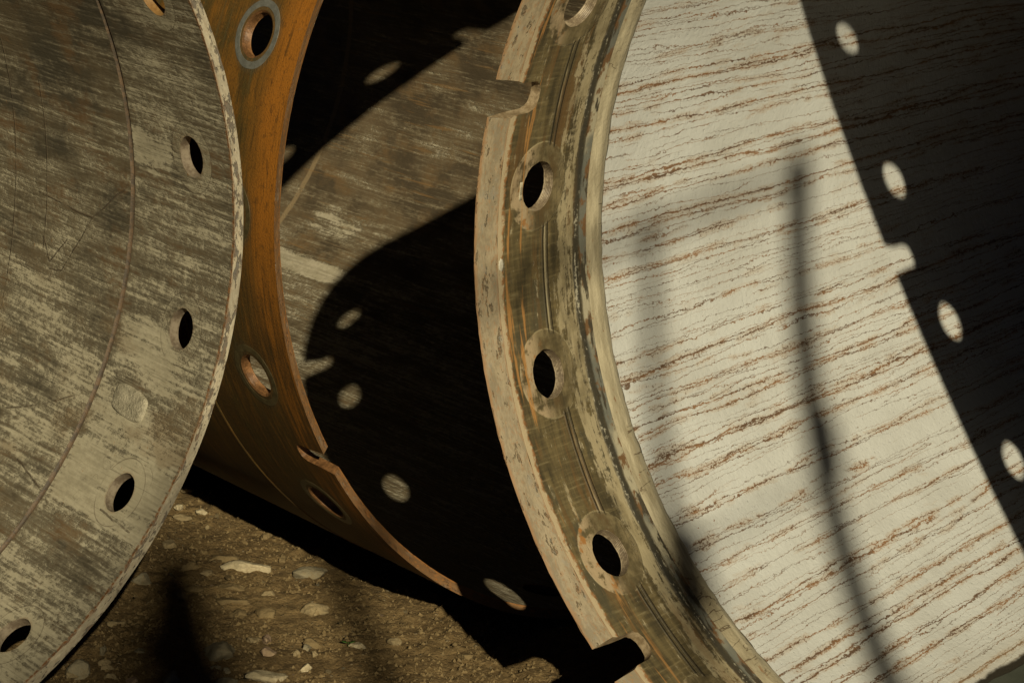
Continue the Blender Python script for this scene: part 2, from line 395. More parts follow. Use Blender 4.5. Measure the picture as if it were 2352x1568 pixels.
def mat_weld():
    g = G('cream_painted_weld'); s, d = g.uv()
    n1 = g.noise(s * 60, d * 80, 7.0, 5, 0.62); n2 = g.noise(s * 10, d * 60, 17.0, 5, 0.6); n3 = g.noise(s * 160, d * 160, 27.0, 3)
    n4 = g.noise(s * 7, d * 18, 37.0, 4)
    col = g.mix(g.ss(n2, 0.38, 0.6), (0.45, 0.40, 0.28), (0.32, 0.28, 0.19))
    tone = g.ss(d + (n1 - 0.5) * 0.006, 0.272, 0.276)
    col = g.mix(g.ss(n4, 0.50, 0.62) * 0.5, col, (0.20, 0.165, 0.10))
    col = g.mix(tone * 0.8, col, (0.30, 0.27, 0.195))
    col = g.mix(g.ss(n1, 0.66, 0.71) * 0.8, col, (0.20, 0.12, 0.06))
    col = g.mix(g.ss(n2 * 0.6 + n1 * 0.4, 0.585, 0.62) * g.ss(d, 0.268, 0.255) * 0.9, col, (0.23, 0.125, 0.06))
    crk = g.ss(g.absv(g.noise(s * 30, d * 8, 47.0, 3) - 0.5), 0.010, 0.004) * g.ss(n4, 0.52, 0.6)
    col = g.mix(crk * 0.8, col, (0.10, 0.065, 0.035))
    return g.finish(col, 0.6, 0.0, n1 * 0.0022 + n3 * 0.0008 - crk * 0.001, 1.0, 0.35)
M_WELD = mat_weld()

def mat_white():
    """white paint with wandering rust-filled cracks along the pipe"""
    g = G('white_paint_rust_cracks'); s, d = g.uv()
    big = g.noise(s * 3.0, d * 0.9, 1.0, 3, 0.5) - 0.5
    hi = g.noise(s * 110.0, d * 75.0, 3.0, 4, 0.65) - 0.5
    hi2 = g.noise(s * 300.0, d * 190.0, 4.0, 3, 0.6) - 0.5
    wob = hi * 0.0115 + hi2 * 0.0050 + d * 0.012
    line = None; fill = None
    clus = (g.noise(s * 11.0, d * 0.7, 33.0, 3, 0.6) - 0.5) * 0.9
    lam = g.noise(s * 60.0, d * 7.0, 9.0, 4, 0.6)
    spk = g.noise(s * 240.0, d * 150.0, 19.0, 5, 0.72)
    for i, (freq, wid, thr, fthr) in enumerate([(23.0, 0.00115, 0.20, 0.72), (39.0, 0.00095, 0.38, 0.76), (67.0, 0.0007, 0.41, 0.84), (13.0, 0.0014, 0.26, 0.54)]):
        mid = g.noise(s * (10.0 + 4 * i), d * (2.2 + 0.6 * i), 2.0 + 3 * i, 5, 0.56) - 0.5
        q = (s + wob + mid * 0.05 + i * 0.37) * freq
        cell = g.m('FLOOR', q); fr = g.m('FRACT', q)
        r1 = g.rand(cell, 1.7 + i); r2 = g.rand(cell, 5.1 + i); r3 = g.rand(cell, 9.9 + i)
        dist = g.absv(fr - 0.22 - r1 * 0.56) * (1.0 / freq)
        along = g.noise(cell * 7.31, d * 3.0, 40.0 + i, 2) + r2 * 0.4 - 0.2      # each crack starts and stops
        on = g.ss(along + clus * (0.25 if i == 0 else 1.0), thr - 0.03, thr + 0.05)
        wv = g.noise(s * 80.0, d * 40.0, 50.0 + i, 4, 0.7) * 3.8 - 1.15
        wd = (0.35 + r3 * r3 * 1.2) * wv * wid
        l = g.ss(dist - wd, 0.00045, -0.0003) * on
        line = l if line is None else g.mx(line, l)
        bandw = g.ss(dist, 0.0085, 0.004) * on * g.ss(g.noise(s * 20.0, d * 13.0, 66.0 + i, 3), 0.40, 0.54) * g.ss(g.noise(cell * 3.1, d * 3.2, 60.0 + i, 3) + r3 * 0.35, fthr - 0.05, fthr + 0.04)
        fill = bandw if fill is None else g.mx(fill, bandw)
    cloud = g.ss(g.noise(s * 22.0, d * 4.0, 73.0, 4, 0.6), 0.60, 0.70)
    near = g.ss(d, 0.50, 0.29) * 0.5
    fillm = g.mx(fill, cloud * 0.75)
    net = g.ss(g.absv(g.noise(s * 95.0, d * 55.0, 29.0, 4, 0.6) - 0.5), 0.030, 0.008)
    speck = g.ss(spk + fillm * (net * 0.15 + 0.06) + near * 0.02, 0.65, 0.70)
    dots = g.ss(g.noise(s * 75.0, d * 60.0, 83.0, 2), 0.735, 0.765)
    paint = g.mix(g.ss(g.noise(s * 8, d * 5, 93.0, 4), 0.35, 0.68), (0.585, 0.60, 0.585), (0.512, 0.52, 0.50))
    peb = g.noise(s * 150.0, d * 110.0, 97.0, 4, 0.6)
    paint = g.mix(g.ss(peb, 0.60, 0.75) * 0.5, paint, (0.67, 0.69, 0.68))
    rust = g.mix(g.ss(lam, 0.4, 0.62), (0.105, 0.052, 0.022), (0.255, 0.128, 0.052))
    col = g.mix(fillm * 0.32, paint, (0.43, 0.30, 0.175))
    col = g.mix(speck * 0.85, col, rust)
    col = g.mix(line * 0.92, col, rust)
    col = g.mix(dots * 0.85, col, (0.21, 0.095, 0.04))
    # unseen near side of the lining: dark tone added to cut bounced light
    bare = g.mx(g.ss(s, R_(128.0) * RC, R_(118.0) * RC), g.ss(s, R_(292.0) * RC, R_(302.0) * RC))
    col = g.mix(bare, col, g.mix(g.ss(lam, 0.4, 0.6), (0.09, 0.055, 0.03), (0.15, 0.10, 0.06)))
    # damp mud at the very bottom of the pipe, beside the puddle
    bot = g.absv(s - R_(270.0) * (RC + 0.005)) + (g.noise(s * 18, d * 14, 103.0, 4) - 0.5) * 0.035
    mud = g.ss(bot, 0.352, 0.342)
    stain = g.ss(bot, 0.42, 0.35)
    col = g.mix(stain * 0.25, col, (0.40, 0.33, 0.21))
    col = g.mix(mud, col, (0.03, 0.026, 0.018))
    edge = g.ss(d + (hi) * 0.006, 0.2895, 0.287)
    hgt = peb * 0.0010 + g.noise(s * 55, d * 45, 99.0, 3) * 0.0014 + g.ss(peb, 0.62, 0.74) * 0.0008
    return g.finish(col, 0.58, 0.0, hgt, 1.0, 0.4)
M_WHITE = mat_white()

def mat_simple(name, c1, c2, sc, rough=0.6, metal=0.0, bump=0.001, spec=0.4, thr=(0.4, 0.62), stretch=(1, 1, 1)):
    g = G(name); x, y, z = g.obj()
    n = g.noise(x * stretch[0], y * stretch[1], z * stretch[2], 5, 0.6, 0.0, sc); n2 = g.noise(x, y, z, 4, 0.6, 0.0, sc * 5)
    col = g.mix(g.ss(n * 0.7 + n2 * 0.3, *thr), c1, c2)
    return g.finish(col, rough, metal, n2 * bump + n * bump, 1.0, spec)
M_OUT = mat_simple('weathered_outer_steel', (0.16, 0.09, 0.04), (0.26, 0.2, 0.13), 9)
M_CUT = mat_simple('torch_cut_steel', (0.22, 0.16, 0.09), (0.42, 0.33, 0.21), 40)
M_THR_C = mat_simple('thread_cream_steel', (0.17, 0.13, 0.085), (0.40, 0.325, 0.22), 60, 0.42, 0.0, 0.0006)
M_THR_B = mat_simple('thread_rusty_steel', (0.11, 0.055, 0.022), (0.27, 0.135, 0.055), 60, 0.42, 0.0, 0.0006)
M_HOLE_A = mat_simple('hole_wall_brown', (0.13, 0.10, 0.07), (0.25, 0.21, 0.155), 45, 0.5, 0.0, 0.0006)
M_HOLE_R = mat_simple('hole_wall_orange_rust', (0.20, 0.105, 0.032), (0.29, 0.17, 0.06), 45, 0.5, 0.0, 0.0008)
M_FACE_B = mat_simple('ground_grey_steel', (0.125, 0.128, 0.112), (0.18, 0.184, 0.165), 55, 0.42, 0.0, 0.0004)
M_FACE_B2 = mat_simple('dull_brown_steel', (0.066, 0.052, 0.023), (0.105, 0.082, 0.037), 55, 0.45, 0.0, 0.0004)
M_CHAM_B = mat_simple('orange_rust_chamfer', (0.36, 0.15, 0.03), (0.50, 0.235, 0.06), 50, 0.5, 0.0, 0.0006)
M_PAD = mat_simple('cream_paint_pad', (0.27, 0.245, 0.175), (0.46, 0.42, 0.31), 45, 0.62, 0.0, 0.0034)
M_GROOVE = mat_simple('dark_groove', (0.06, 0.047, 0.034), (0.13, 0.085, 0.05), 60)
M_FENCE = mat_simple('dark_fence_steel', (0.06, 0.055, 0.05), (0.11, 0.09, 0.07), 12, 0.5)

# ------------------------------------------------------------------ geometry of the joint rings
NT_ = 6                                     # six repeats of 60 degrees
def hole_outline(rh, n=56, rag=0.0, seed=1):
    pts = []
    for i in range(n):
        t = 2 * PI * i / n
        r = rh * (1 + rag * (mnoise.noise(Vector((math.cos(t) * 2.2 + seed, math.sin(t) * 2.2, 0.3))) + 0.6 * mnoise.noise(Vector((math.cos(t) * 7 + seed, math.sin(t) * 7, 1.3)))))
        pts.append((r * math.cos(t), r * math.sin(t)))
    return pts
def slot_profile(hw, dend):
    """half-open slot: list of (s offset from slot centre, d); rounded inner corners, flared mouth"""
    pts = [(-hw - 0.0045, None), (-hw - 0.001, 0.012)]
    r = min(0.022, hw * 0.9)
    for i in range(9):
        t = i / 8 * PI / 2
        pts.append((-hw + r - r * math.cos(t), dend - r + r * math.sin(t)))
    for i in range(9):
        t = i / 8 * PI / 2
        pts.append((hw - r + r * math.sin(t), dend - r + r * math.cos(t) - 0.004 * 0))
    pts += [(hw + 0.001, 0.012), (hw + 0.0045, None)]
    out = []
    for i, (x, d) in enumerate(pts):
        if d is None: out.append((x, d)); continue
        out.append((x + 0.0016 * mnoise.noise(Vector((i * 0.9, 2.3, 0))), d + 0.0016 * mnoise.noise(Vector((i * 0.9, 7.7, 3)))))
    return out

def build_sheet(R_ref, d_edge, d_far, dh, hole, slot, step=0.0115):
    """triangulated 60-degree tile in (angle*R_ref, d).  hole centres at tile 1/6,3/6,5/6; slot at s=0 seam shifted to tile middle of gap"""
    W = R_ref * R_(60)
    verts = []; edges = []; tags = []
    def add(p): verts.append(Vector(p)); return len(verts) - 1
    hs = [W / 6, W / 2, 5 * W / 6]
    loops = []
    for cx in hs:
        idx = [add((cx + x, dh + y)) for x, y in hole]
        loops.append(idx)
        for a, b in zip(idx, idx[1:] + idx[:1]): edges.append((a, b))
        for k, f in ((1.14, 0), (1.4, 0)):
            for x, y in hole[::2]:
                add((cx + x * k, dh + y * k))
    slot_idx = []
    sc = W / 3 if slot else None            # slot midway between first and second hole
    if slot:
        for x, d in slot:
            slot_idx.append(add((sc + x, d_edge if d is None else d)))
        for a, b in zip(slot_idx, slot_idx[1:]): edges.append((a, b))
    nx = round(W / step)
    ny = max(4, round((d_far - d_edge) / step))
    def in_hole(x, y, f=1.5):
        for cx in hs:
            if (x - cx) ** 2 + (y - dh) ** 2 < (hole[0][0] * f) ** 2: return True
        return False
    def in_slot(x, y, m=0.0):
        if not slot: return False
        hw = max(q[0] for q in slot if q[1] is not None) ; de = max(q[1] for q in slot if q[1] is not None)
        return abs(x - sc) < hw + m + (0.006 if y < 0.012 else 0) and y < de + m
    left = []; right = []; near = []
    for i in range(nx + 1):
        x = W * i / nx
        for j in range(ny + 1):
            y = d_edge + (d_far - d_edge) * j / ny
            if j not in (0, ny) and in_hole(x, y): continue
            if in_slot(x, y, 0.006): continue
            k = add((x, y))
            if i == 0: left.append(k)
            if i == nx: right.append(k)
    hull_edges = []
    res = delaunay_2d_cdt(verts, edges, [], 0, 1e-7)
    V, _, F, orig = res[0], res[1], res[2], res[3]
    mp = {}
    for ni, ol in enumerate(orig):
        for o in ol: mp[o] = ni
    def pip(poly, x, y):
        c = False; n = len(poly)
        for i in range(n):
            x0, y0 = poly[i]; x1, y1 = poly[i - 1]
            if (y0 > y) != (y1 > y) and x < (x1 - x0) * (y - y0) / (y1 - y0) + x0: c = not c
        return c
    hp = [[(V[mp[i]].x, V[mp[i]].y) for i in l] for l in loops]
    sp = [(V[mp[i]].x, V[mp[i]].y) for i in slot_idx]
    faces = []
    for f in F:
        cx = sum(V[i].x for i in f) / len(f); cy = sum(V[i].y for i in f) / len(f)
        if any(pip(p, cx, cy) for p in hp): continue
        if sp and pip(sp, cx, cy): continue
        faces.append(tuple(f))
    loops = [[mp[i] for i in l] for l in loops]; slot_idx = [mp[i] for i in slot_idx]
    # boundary edges of the kept faces along the rim (y == d_edge)
    cnt = {}
    for f in faces:
        for a, b in zip(f, f[1:] + f[:1]):
            cnt[(min(a, b), max(a, b))] = cnt.get((min(a, b), max(a, b)), 0) + 1
    rim = [e for e, c in cnt.items() if c == 1 and abs(V[e[0]].y - d_edge) < 1e-6 and abs(V[e[1]].y - d_edge) < 1e-6]
    return dict(W=W, V=[(v.x, v.y) for v in V], F=faces, loops=loops, slot=slot_idx, rim=rim, d_edge=d_edge)

def warpA(p):
    q = (math.degrees(p) + 180) % 360 - 180
    def st(x, a, b):
        t = max(0, min(1, (x - a) / (b - a))); return t * t * (3 - 2 * t)
    return p - R_(0.9) * st(q, 11, 23) * (1 - st(q, 36, 60))
def ring(parent, name, Ri, t, d_in, d_out, d_far, dh, h0, hole, slot, mats, k_slot, seam_shift, d_far_out=None, warp=lambda p: p):
    """inner sheet, outer sheet, slot walls (one mesh 'joint_ring'), rim face mesh. returns (ring, rim)
       h0: angle of a hole; k_slot: the slot lies half a pitch after this hole (angle h0 + DE*(k_slot+.5))"""
    Ro = Ri + t
    ti_ = build_sheet(Ri, d_in, d_far, dh, hole, slot)
    sc = Ro / Ri
    # same hole/slot in metres on the outer sheet
    to_ = build_sheet(Ro, d_out, d_far_out or d_far, dh, hole, slot)
    # tile start angle: hole at W/6 (=10 deg) ; slot at 20 deg
    start = h0 + DE * k_slot - DE / 2 + seam_shift
    out_obj = {}
    def instance(sheet, R, flip):
        verts = []; faces = []; uvs = []
        nV = len(sheet['V'])
        for k in range(NT_):
            ph0 = start + k * R_(60)
            for (x, y) in sheet['V']:
                verts.append(cyl(R, warp(ph0 + x / R), y))
            for f in sheet['F']:
                ff = tuple(k * nV + i for i in f)
                uu = [(start * R + k * sheet['W'] + sheet['V'][i][0], sheet['V'][i][1]) for i in f]
                if flip: ff = ff[::-1]; uu = uu[::-1]
                faces.append(ff); uvs.append(uu)
        return verts, faces, uvs, nV
    # orientation: (phi, d) ccw in plane -> local normal; inner needs to face the axis
    vi, fi, ui, nVi = instance(ti_, Ri, True)
    vo, fo, uo, nVo = instance(to_, Ro, False)
    me_i = mesh_obj(name, vi, fi, mats['inner'], parent, ui)
    me_o = mesh_obj('outer_face', vo, fo, mats['outer'], me_i, uo)
    # slot walls
    if slot:
        verts = []; faces = []; uvs = []
        n = len(ti_['slot'])
        for a, b in zip(ti_['slot'], to_['slot']):
            xi, yi = ti_['V'][a]; xo, yo = to_['V'][b]
            verts.append(cyl(Ri, start + xi / Ri, yi)); verts.append(cyl(Ro, start + xo / Ro, yo))
        for j in range(n - 1):
            faces.append((2 * j, 2 * j + 2, 2 * j + 3, 2 * j + 1))
            uvs.append([(j * .01, 0), (j * .01 + .01, 0), (j * .01 + .01, t), (j * .01, t)])
        w0 = mesh_obj('slot_wall', verts, faces, mats['cut'], me_i, uvs)
        for k in range(1, NT_):
            w1 = w0.copy(); COL.objects.link(w1); w1.parent = me_i; w1.rotation_euler = (0, 0, k * R_(60))
    # rim face: between the rim edges of the two sheets
    verts = []; faces = []; uvs = []
    W = ti_['W']
    segs = []
    if slot:
        smin = min(x for x, d in slot) + W / 3; smax = max(x for x, d in slot) + W / 3
        spans = [(0, smin), (smax, W)]
    else: spans = [(0, W)]
    NS = 5
    for k in range(NT_):
        ph0 = start + k * R_(60)
        for (a, b) in spans:
            n = max(2, round((b - a) / 0.008)); b0 = len(verts)
            for i in range(n + 1):
                for j in range(NS + 1):
                    f = j / NS
                    # slot offsets are metres on both sheets, so blend the angles
                    xi = a + (b - a) * i / n
                    ai = xi / Ri
                    if slot:
                        # keep the mouth of the slot equal on both radii
                        c = W / 3
                        xo = (c / Ri) * Ro + (xi - c) if abs(xi - c) < 0.06 else None
                        ao = (xi / Ri) if xo is None else (xo / Ro)
                        wgt = max(0.0, min(1.0, (0.06 - abs(xi - c)) / 0.02)); ao = ai * (1 - wgt) + ((c / Ri) * Ro + (xi - c)) / Ro * wgt
                    else: ao = ai
                    ang = ph0 + ai * (1 - f) + ao * f
                    r = Ri + t * f; dd = d_in + (d_out - d_in) * f
                    q = Vector(cyl(r, ang, dd))
                    if 0 < j < NS or True:
                        amp = mats.get('rag', 0.0008)
                        nz = mnoise.noise(Vector((q.x * 38, q.y * 38, q.z * 38 + 7 * j * 0.3)))
                        dd += nz * amp * (1 if 0 < j < NS else 0.6)
                        r += mnoise.noise(Vector((q.x * 45 + 9, q.y * 45, j))) * amp * (1 if 0 < j < NS else 0.5)
                    verts.append(cyl(r, ang, dd))
            for i in range(n):
                for j in range(NS):
                    p = b0 + i * (NS + 1) + j
                    faces.append((p, p + 1, p + NS + 2, p + NS + 1))
                    x0 = (start * Ri) + k * W + a + (b - a) * i / n; x1 = x0 + (b - a) / n
                    L = math.hypot(t, d_out - d_in)
                    uvs.append([(x0, L * j / NS), (x0, L * (j + 1) / NS), (x1, L * (j + 1) / NS), (x1, L * j / NS)])
    rim = mesh_obj(mats.get('rim_name', 'rim_face'), verts, faces, mats['rim'], me_i, uvs)
    return me_i, rim

def bolt_holes(ring_obj, Ri, t, dh, h0, hole, mat, thread, name='bolt_hole', cham=0.0, warp=lambda p: p):
    """18 separate hole linings (wall with thread ridges)"""
    n = len(hole); verts = []; faces = []
    K = 25 if thread else 6
    for j in range(K + 1):
        f = j / K
        k = 1.0
        if thread and 0 < j < K: k = 1.0 + (0.026 if (j % 4) in (1, 2) else -0.002) * (1 if j > 2 else 0.6)
        if cham and f < 0.001: k = 1.0
        for x, y in hole:
            r = Ri + t * f
            verts.append(cyl(r, x * k / (Ri + t * f), dh + y * k))
    for j in range(K):
        for i in range(n):
            i2 = (i + 1) % n
            faces.append((j * n + i, (j + 1) * n + i, (j + 1) * n + i2, j * n + i2))
    first = None; outs = []
    for q in range(18):
        if first is None:
            first = mesh_obj(name, verts, faces, mat, ring_obj, None); o = first
        else:
            o = first.copy(); COL.objects.link(o); o.parent = ring_obj
        o.rotation_euler = (0, 0, warp(h0 + q * DE)); outs.append(o)
    return outs

def lathe(name, prof, mat, parent, nseg=300, start=0.0, rough=None, Rref=None, span=2 * PI):
    """revolve (r, d) points about the pipe axis; uv = (angle*Rref, d)"""
    verts = []; faces = []; uvs = []
    m = len(prof); Rref = Rref or prof[0][0]
    for i in range(nseg + 1):
        ph = start + span * i / nseg
        for j, (r, d) in enumerate(prof):
            if rough:
                ii = 0 if i == nseg else i
                dr, dd = rough(start + span * ii / nseg, j, r, d); r += dr; d += dd
            verts.append(cyl(r, ph, d))
    for i in range(nseg):
        for j in range(m - 1):
            p = i * m + j
            faces.append((p, p + 1, p + m + 1, p + m))
            u0 = (start + span * i / nseg) * Rref; u1 = (start + span * (i + 1) / nseg) * Rref
            uvs.append([(u0, prof[j][1]), (u0, prof[j + 1][1]), (u1, prof[j + 1][1]), (u1, prof[j][1])])
    return mesh_obj(name, verts, faces, mat, parent, uvs)

def two_lathes(parent, name, prof_in, prof_out, m_in, m_out, start, Rref):
    body = lathe(name, prof_in, m_in, parent, 360, start, None, Rref)
    lathe('outer_wall', prof_out, m_out, body, 360, start, None, Rref)
    return body

L_PIPE = 5.2
# ================================================================== the three pipes
SLOT = slot_profile(0.0265, 0.066)
SLOTB = slot_profile(0.0200, 0.062)
# ---- right: white-lined pipe
pc = pipe_empty('C', 'casing_pipe', 'large pipe lined with white paint full of rust cracks, olive bolt ring at its mouth')
HOLC = hole_outline(0.0408, 72, 0.036, 3)
rc, rimc = ring(pc, 'joint_ring', RC, TC, 0.0009, -0.0355, 0.262, DHC, HC, HOLC, SLOT,
    dict(inner=M_CR, outer=M_OUT, cut=M_CUT, rim=M_RIMC, rim_name='rim_bevel', rag=0.0026), -1, 0.0)
bolt_holes(rc, RC, TC, DHC, HC, HOLC, M_THR_C, True)
def rw(ph, j, r, d):
    if j in (0,): return (0, 0)
    p = Vector((math.cos(ph) * RC * 30, math.sin(ph) * RC * 30, j * 1.7))
    return (mnoise.noise(p) * 0.0015 + mnoise.noise(p * 2.7) * 0.0008, (mnoise.noise(p * 1.3 + Vector((5, 5, 5))) * 0.0026 + mnoise.noise(p * 3.1) * 0.001))
wp = []
for i in range(11):
    t = i / 10
    wp.append((RC - 0.0050 * math.sin(PI * min(1, 0.08 + t * 0.80)) + 0.0008, 0.242 + (0.2874 - 0.242) * t))
wp += [(RC + 0.004, 0.2885), (RC + 0.012, 0.2888)]
lathe('weld_bead', wp, M_WELD, rc, 720, 0.0, rw, RC)
two_lathes(pc, 'pipe_body',
    [(RC + 0.0045, 0.2580), (RC + 0.0045, 0.5), (RC + 0.0045, 1.0), (RC + 0.0045, 2.0), (RC + 0.0045, L_PIPE), (RC + TC + 0.002, L_PIPE)],
    [(RC + 0.006, 0.2589), (RC + TC + 0.002, 0.2589), (RC + TC + 0.002, L_PIPE)][::-1], M_WHITE, M_OUT, 0.0, RC + 0.0045)
# stamped plate beside one bolt hole, and a flake of fresh white paint on the bevel edge
def ring_details():
    M_PL = mat_simple('cream_stamped_plate', (0.42, 0.375, 0.26), (0.52, 0.47, 0.34), 120, 0.6, 0.0, 0.0006)
    M_INK = mat_simple('dark_stamp', (0.07, 0.052, 0.032), (0.11, 0.085, 0.055), 120)
    M_FL = mat_simple('fresh_white_paint', (0.56, 0.53, 0.43), (0.64, 0.61, 0.51), 90, 0.55, 0.0, 0.0006)
    def patch(name, phc, dc, outline, h, mat):
        n = len(outline); v = []; f = []
        for k, hh in ((0.0, h), (0.55, h), (0.97, h), (1.0, -0.001)):
            for x, y in outline: v.append(cyl(RC - hh, phc + x * k / RC, dc + y * k))
        for j in range(3):
            for i in range(n):
                i2 = (i + 1) % n; f.append((j * n + i, j * n + i2, (j + 1) * n + i2, (j + 1) * n + i))
        return mesh_obj(name, v, f, mat, rc)
    hx, hy = 0.0150, 0.0036
    ol = []
    for x0, y0, x1, y1 in ((-hx, -hy, hx, -hy), (hx, -hy, hx, hy), (hx, hy, -hx, hy), (-hx, hy, -hx, -hy)):
        for i in range(8):
            t = i / 8; x = x0 + (x1 - x0) * t; y = y0 + (y1 - y0) * t
            ol.append((x + 0.0004 * mnoise.noise(Vector((x * 400, y * 400, 1))), y + 0.0004 * mnoise.noise(Vector((x * 400, y * 400, 5)))))
    phc, dc = R_(175.72), 0.0565
    plate = patch('stamped_plate', phc, dc, ol, 0.0008, M_PL)
    cu = bpy.data.curves.new('stamp_text', 'FONT'); cu.body = '0550'; cu.size = 0.0062; cu.align_x = 'CENTER'; cu.align_y = 'CENTER'
    tmp = bpy.data.objects.new('stamp_tmp', cu); COL.objects.link(tmp)
    dg = bpy.context.evaluated_depsgraph_get(); dg.update()
    me = bpy.data.meshes.new_from_object(tmp.evaluated_get(dg))
    bpy.data.objects.remove(tmp)
    # text x runs up the wall (falling angle), text y runs towards the mouth
    for v in me.vertices:
        v.co = Vector(cyl(RC - 0.0011, phc - v.co.x / RC, dc - v.co.y))
    me.materials.clear(); me.materials.append(M_INK)
    o = bpy.data.objects.new('stamped_number', me); COL.objects.link(o); o.parent = rc
    fl = []
    for i in range(26):
        t = 2 * PI * i / 26
        r = 1 + 0.30 * mnoise.noise(Vector((math.cos(t) * 2, math.sin(t) * 2, 4))) + 0.12 * mnoise.noise(Vector((math.cos(t) * 6, math.sin(t) * 6, 4)))
        fl.append((0.0105 * r * math.cos(t), 0.0062 * r * math.sin(t)))
    patch('paint_flake', R_(183.0), 0.0098, fl, 0.0009, M_FL)
ring_details()
# ---- left: grey pipe
pa = pipe_empty('A', 'casing_pipe', 'large pipe with worn grey-beige paint inside, dark scrapes and a flaking cream rim')
HOLA = hole_outline(0.0362, 56, 0.012, 9)
ra, rima = ring(pa, 'joint_ring', RA, TA, 0.0, 0.0, 0.327, DHA, HA, HOLA, None,
    dict(inner=M_A, outer=M_OUT, cut=M_CUT, rim=M_RIMA, rim_name='rim_face', rag=0.0012), -9, 0.0, None, warpA)
ha = bolt_holes(ra, RA, TA, DHA, HA, HOLA, M_HOLE_A, False, warp=warpA)
# the hole at the top edge of the picture is filled with orange rust
o = ha[1]; o.data = o.data.copy(); o.data.materials.clear(); o.data.materials.append(M_HOLE_R); o['label'] = 'bolt hole with orange rusted wall'
two_lathes(pa, 'pipe_body',
    [(RA, 0.3420), (RA, 0.6), (RA, 1.2), (RA, 2.4), (RA, L_PIPE), (RA + TA, L_PIPE)],
    [(RA + 0.008, 0.3300), (RA + TA + 0.001, 0.3300), (RA + TA + 0.001, L_PIPE)][::-1], M_A, M_OUT, R_(-179.0), RA)
def rg(ph, j, r, d):
    p = Vector((math.cos(ph) * RA * 40, math.sin(ph) * RA * 40, j * 2.7))
    return (mnoise.noise(p) * 0.0008, mnoise.noise(p + Vector((3, 3, 3))) * 0.0012)
lathe('joint_groove', [(RA, 0.3265), (RA + 0.0030, 0.3285), (RA + 0.0052, 0.3315), (RA + 0.0052, 0.3385), (RA + 0.0026, 0.3412), (RA, 0.3425)], M_GROOVE, ra, 720, 0.0, rg, RA)
# raised square pad on the ring
def pad(parent):
    verts = []; faces = []
    n = 22; ph0, d0 = R_(-23.2), 0.2150; hx, hy = 0.0275, 0.0570
    top = {}
    for i in range(n + 1):
        for j in range(n + 1):
            x = -1 + 2 * i / n; y = -1 + 2 * j / n
            rr = (abs(x) ** 3.4 + abs(y) ** 3.4) ** (1 / 3.4)
            m = max(abs(x), abs(y))
            k = 1.0 if rr < 1e-6 else m / rr
            xx, yy = x * k, y * k                                # rounded square
            nz = mnoise.noise(Vector((xx * 2.1, yy * 2.1, 4)))
            e = max(abs(x), abs(y))
            h = 0.0055 * (1 - max(0, (e - 0.84) / 0.16) ** 2.4) + 0.0012 * nz + 0.0009 * mnoise.noise(Vector((xx * 7, yy * 7, 1)))
            if e > 0.999: h = -0.002
            sx = xx * hx * (1 + 0.05 * nz) + yy * 0.004; sy = yy * hy * (1 + 0.05 * nz)
            verts.append(cyl(RA - h, ph0 + sx / RA, d0 + sy))
    for i in range(n):
        for j in range(n):
            p = i * (n + 1) + j; faces.append((p, p + n + 1, p + n + 2, p + 1)[::-1])
    return mesh_obj('weld_pad', verts, faces, M_PAD, parent)
pad(ra)
# ---- middle: rusty pipe
pb = pipe_empty('B', 'casing_pipe', 'orange rusted pipe behind the grey pipe, with grey steel rings round its bolt holes')
HOLB = hole_outline(0.0430, 56, 0.010, 5)
HOLB_in = [(x * 0.90, y * 0.90) for x, y in HOLB]
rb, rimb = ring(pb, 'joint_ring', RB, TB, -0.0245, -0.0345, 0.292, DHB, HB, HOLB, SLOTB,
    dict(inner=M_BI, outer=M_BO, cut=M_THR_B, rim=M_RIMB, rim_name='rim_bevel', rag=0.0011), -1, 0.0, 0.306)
# hole lining: chamfered mouth outside, threads inside
def hole_lining_B():
    n = len(HOLB); verts = []; faces = []
    prof = [(1.0, 1.0), (0.93, 0.87), (0.90, 0.84)]
    K = 22
    for j in range(1, K + 1):
        prof.append((0.90 + (0.026 if (j % 4) in (1, 2) else 0.0), 0.84 * (1 - j / (K + 1))))
    prof.append((0.90, 0.10)); prof.append((1.0, 0.0))
    for k, f in prof:
        r = RB + TB * f
        for x, y in HOLB: verts.append(cyl(r, x * k / r, DHB + y * k))
    m = len(prof)
    for j in range(m - 1):
        for i in range(n):
            i2 = (i + 1) % n
            faces.append((j * n + i, j * n + i2, (j + 1) * n + i2, (j + 1) * n + i))
    # grey ring round the mouth, ground a touch proud
    v2 = []; f2 = []
    seq = [(1.145, -0.0008), (1.146, 0.0004), (1.152, 0.0004), (1.3, 0.0004), (1.44, 0.0004), (1.448, 0.0004), (1.449, -0.0008)]
    for k, h in seq:
        for i, (x, y) in enumerate(HOLB):
            r = RB + TB + h
            kk = k * (1 + 0.012 * mnoise.noise(Vector((x * 60, y * 60, 2)))) if k > 1.3 else k
            v2.append(cyl(r, x * kk / r, DHB + y * kk))
    for j in range(len(seq) - 1):
        for i in range(n):
            i2 = (i + 1) % n
            f2.append((j * n + i, (j + 1) * n + i, (j + 1) * n + i2, j * n + i2)[::-1])
    a0 = b0 = None
    for q in range(18):
        if a0 is None:
            a = a0 = mesh_obj('bolt_hole', verts, faces, M_THR_B, rb); b = b0 = mesh_obj('hole_face_ring', v2, f2, M_FACE_B, rb)
        else:
            a = a0.copy(); b = b0.copy(); COL.objects.link(a); COL.objects.link(b); a.parent = rb; b.parent = rb
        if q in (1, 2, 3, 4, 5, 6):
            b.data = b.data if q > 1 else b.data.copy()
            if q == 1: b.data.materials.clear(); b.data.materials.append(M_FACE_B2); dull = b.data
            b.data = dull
        a.rotation_euler = (0, 0, HB + q * DE); b.rotation_euler = (0, 0, HB + q * DE)
hole_lining_B()
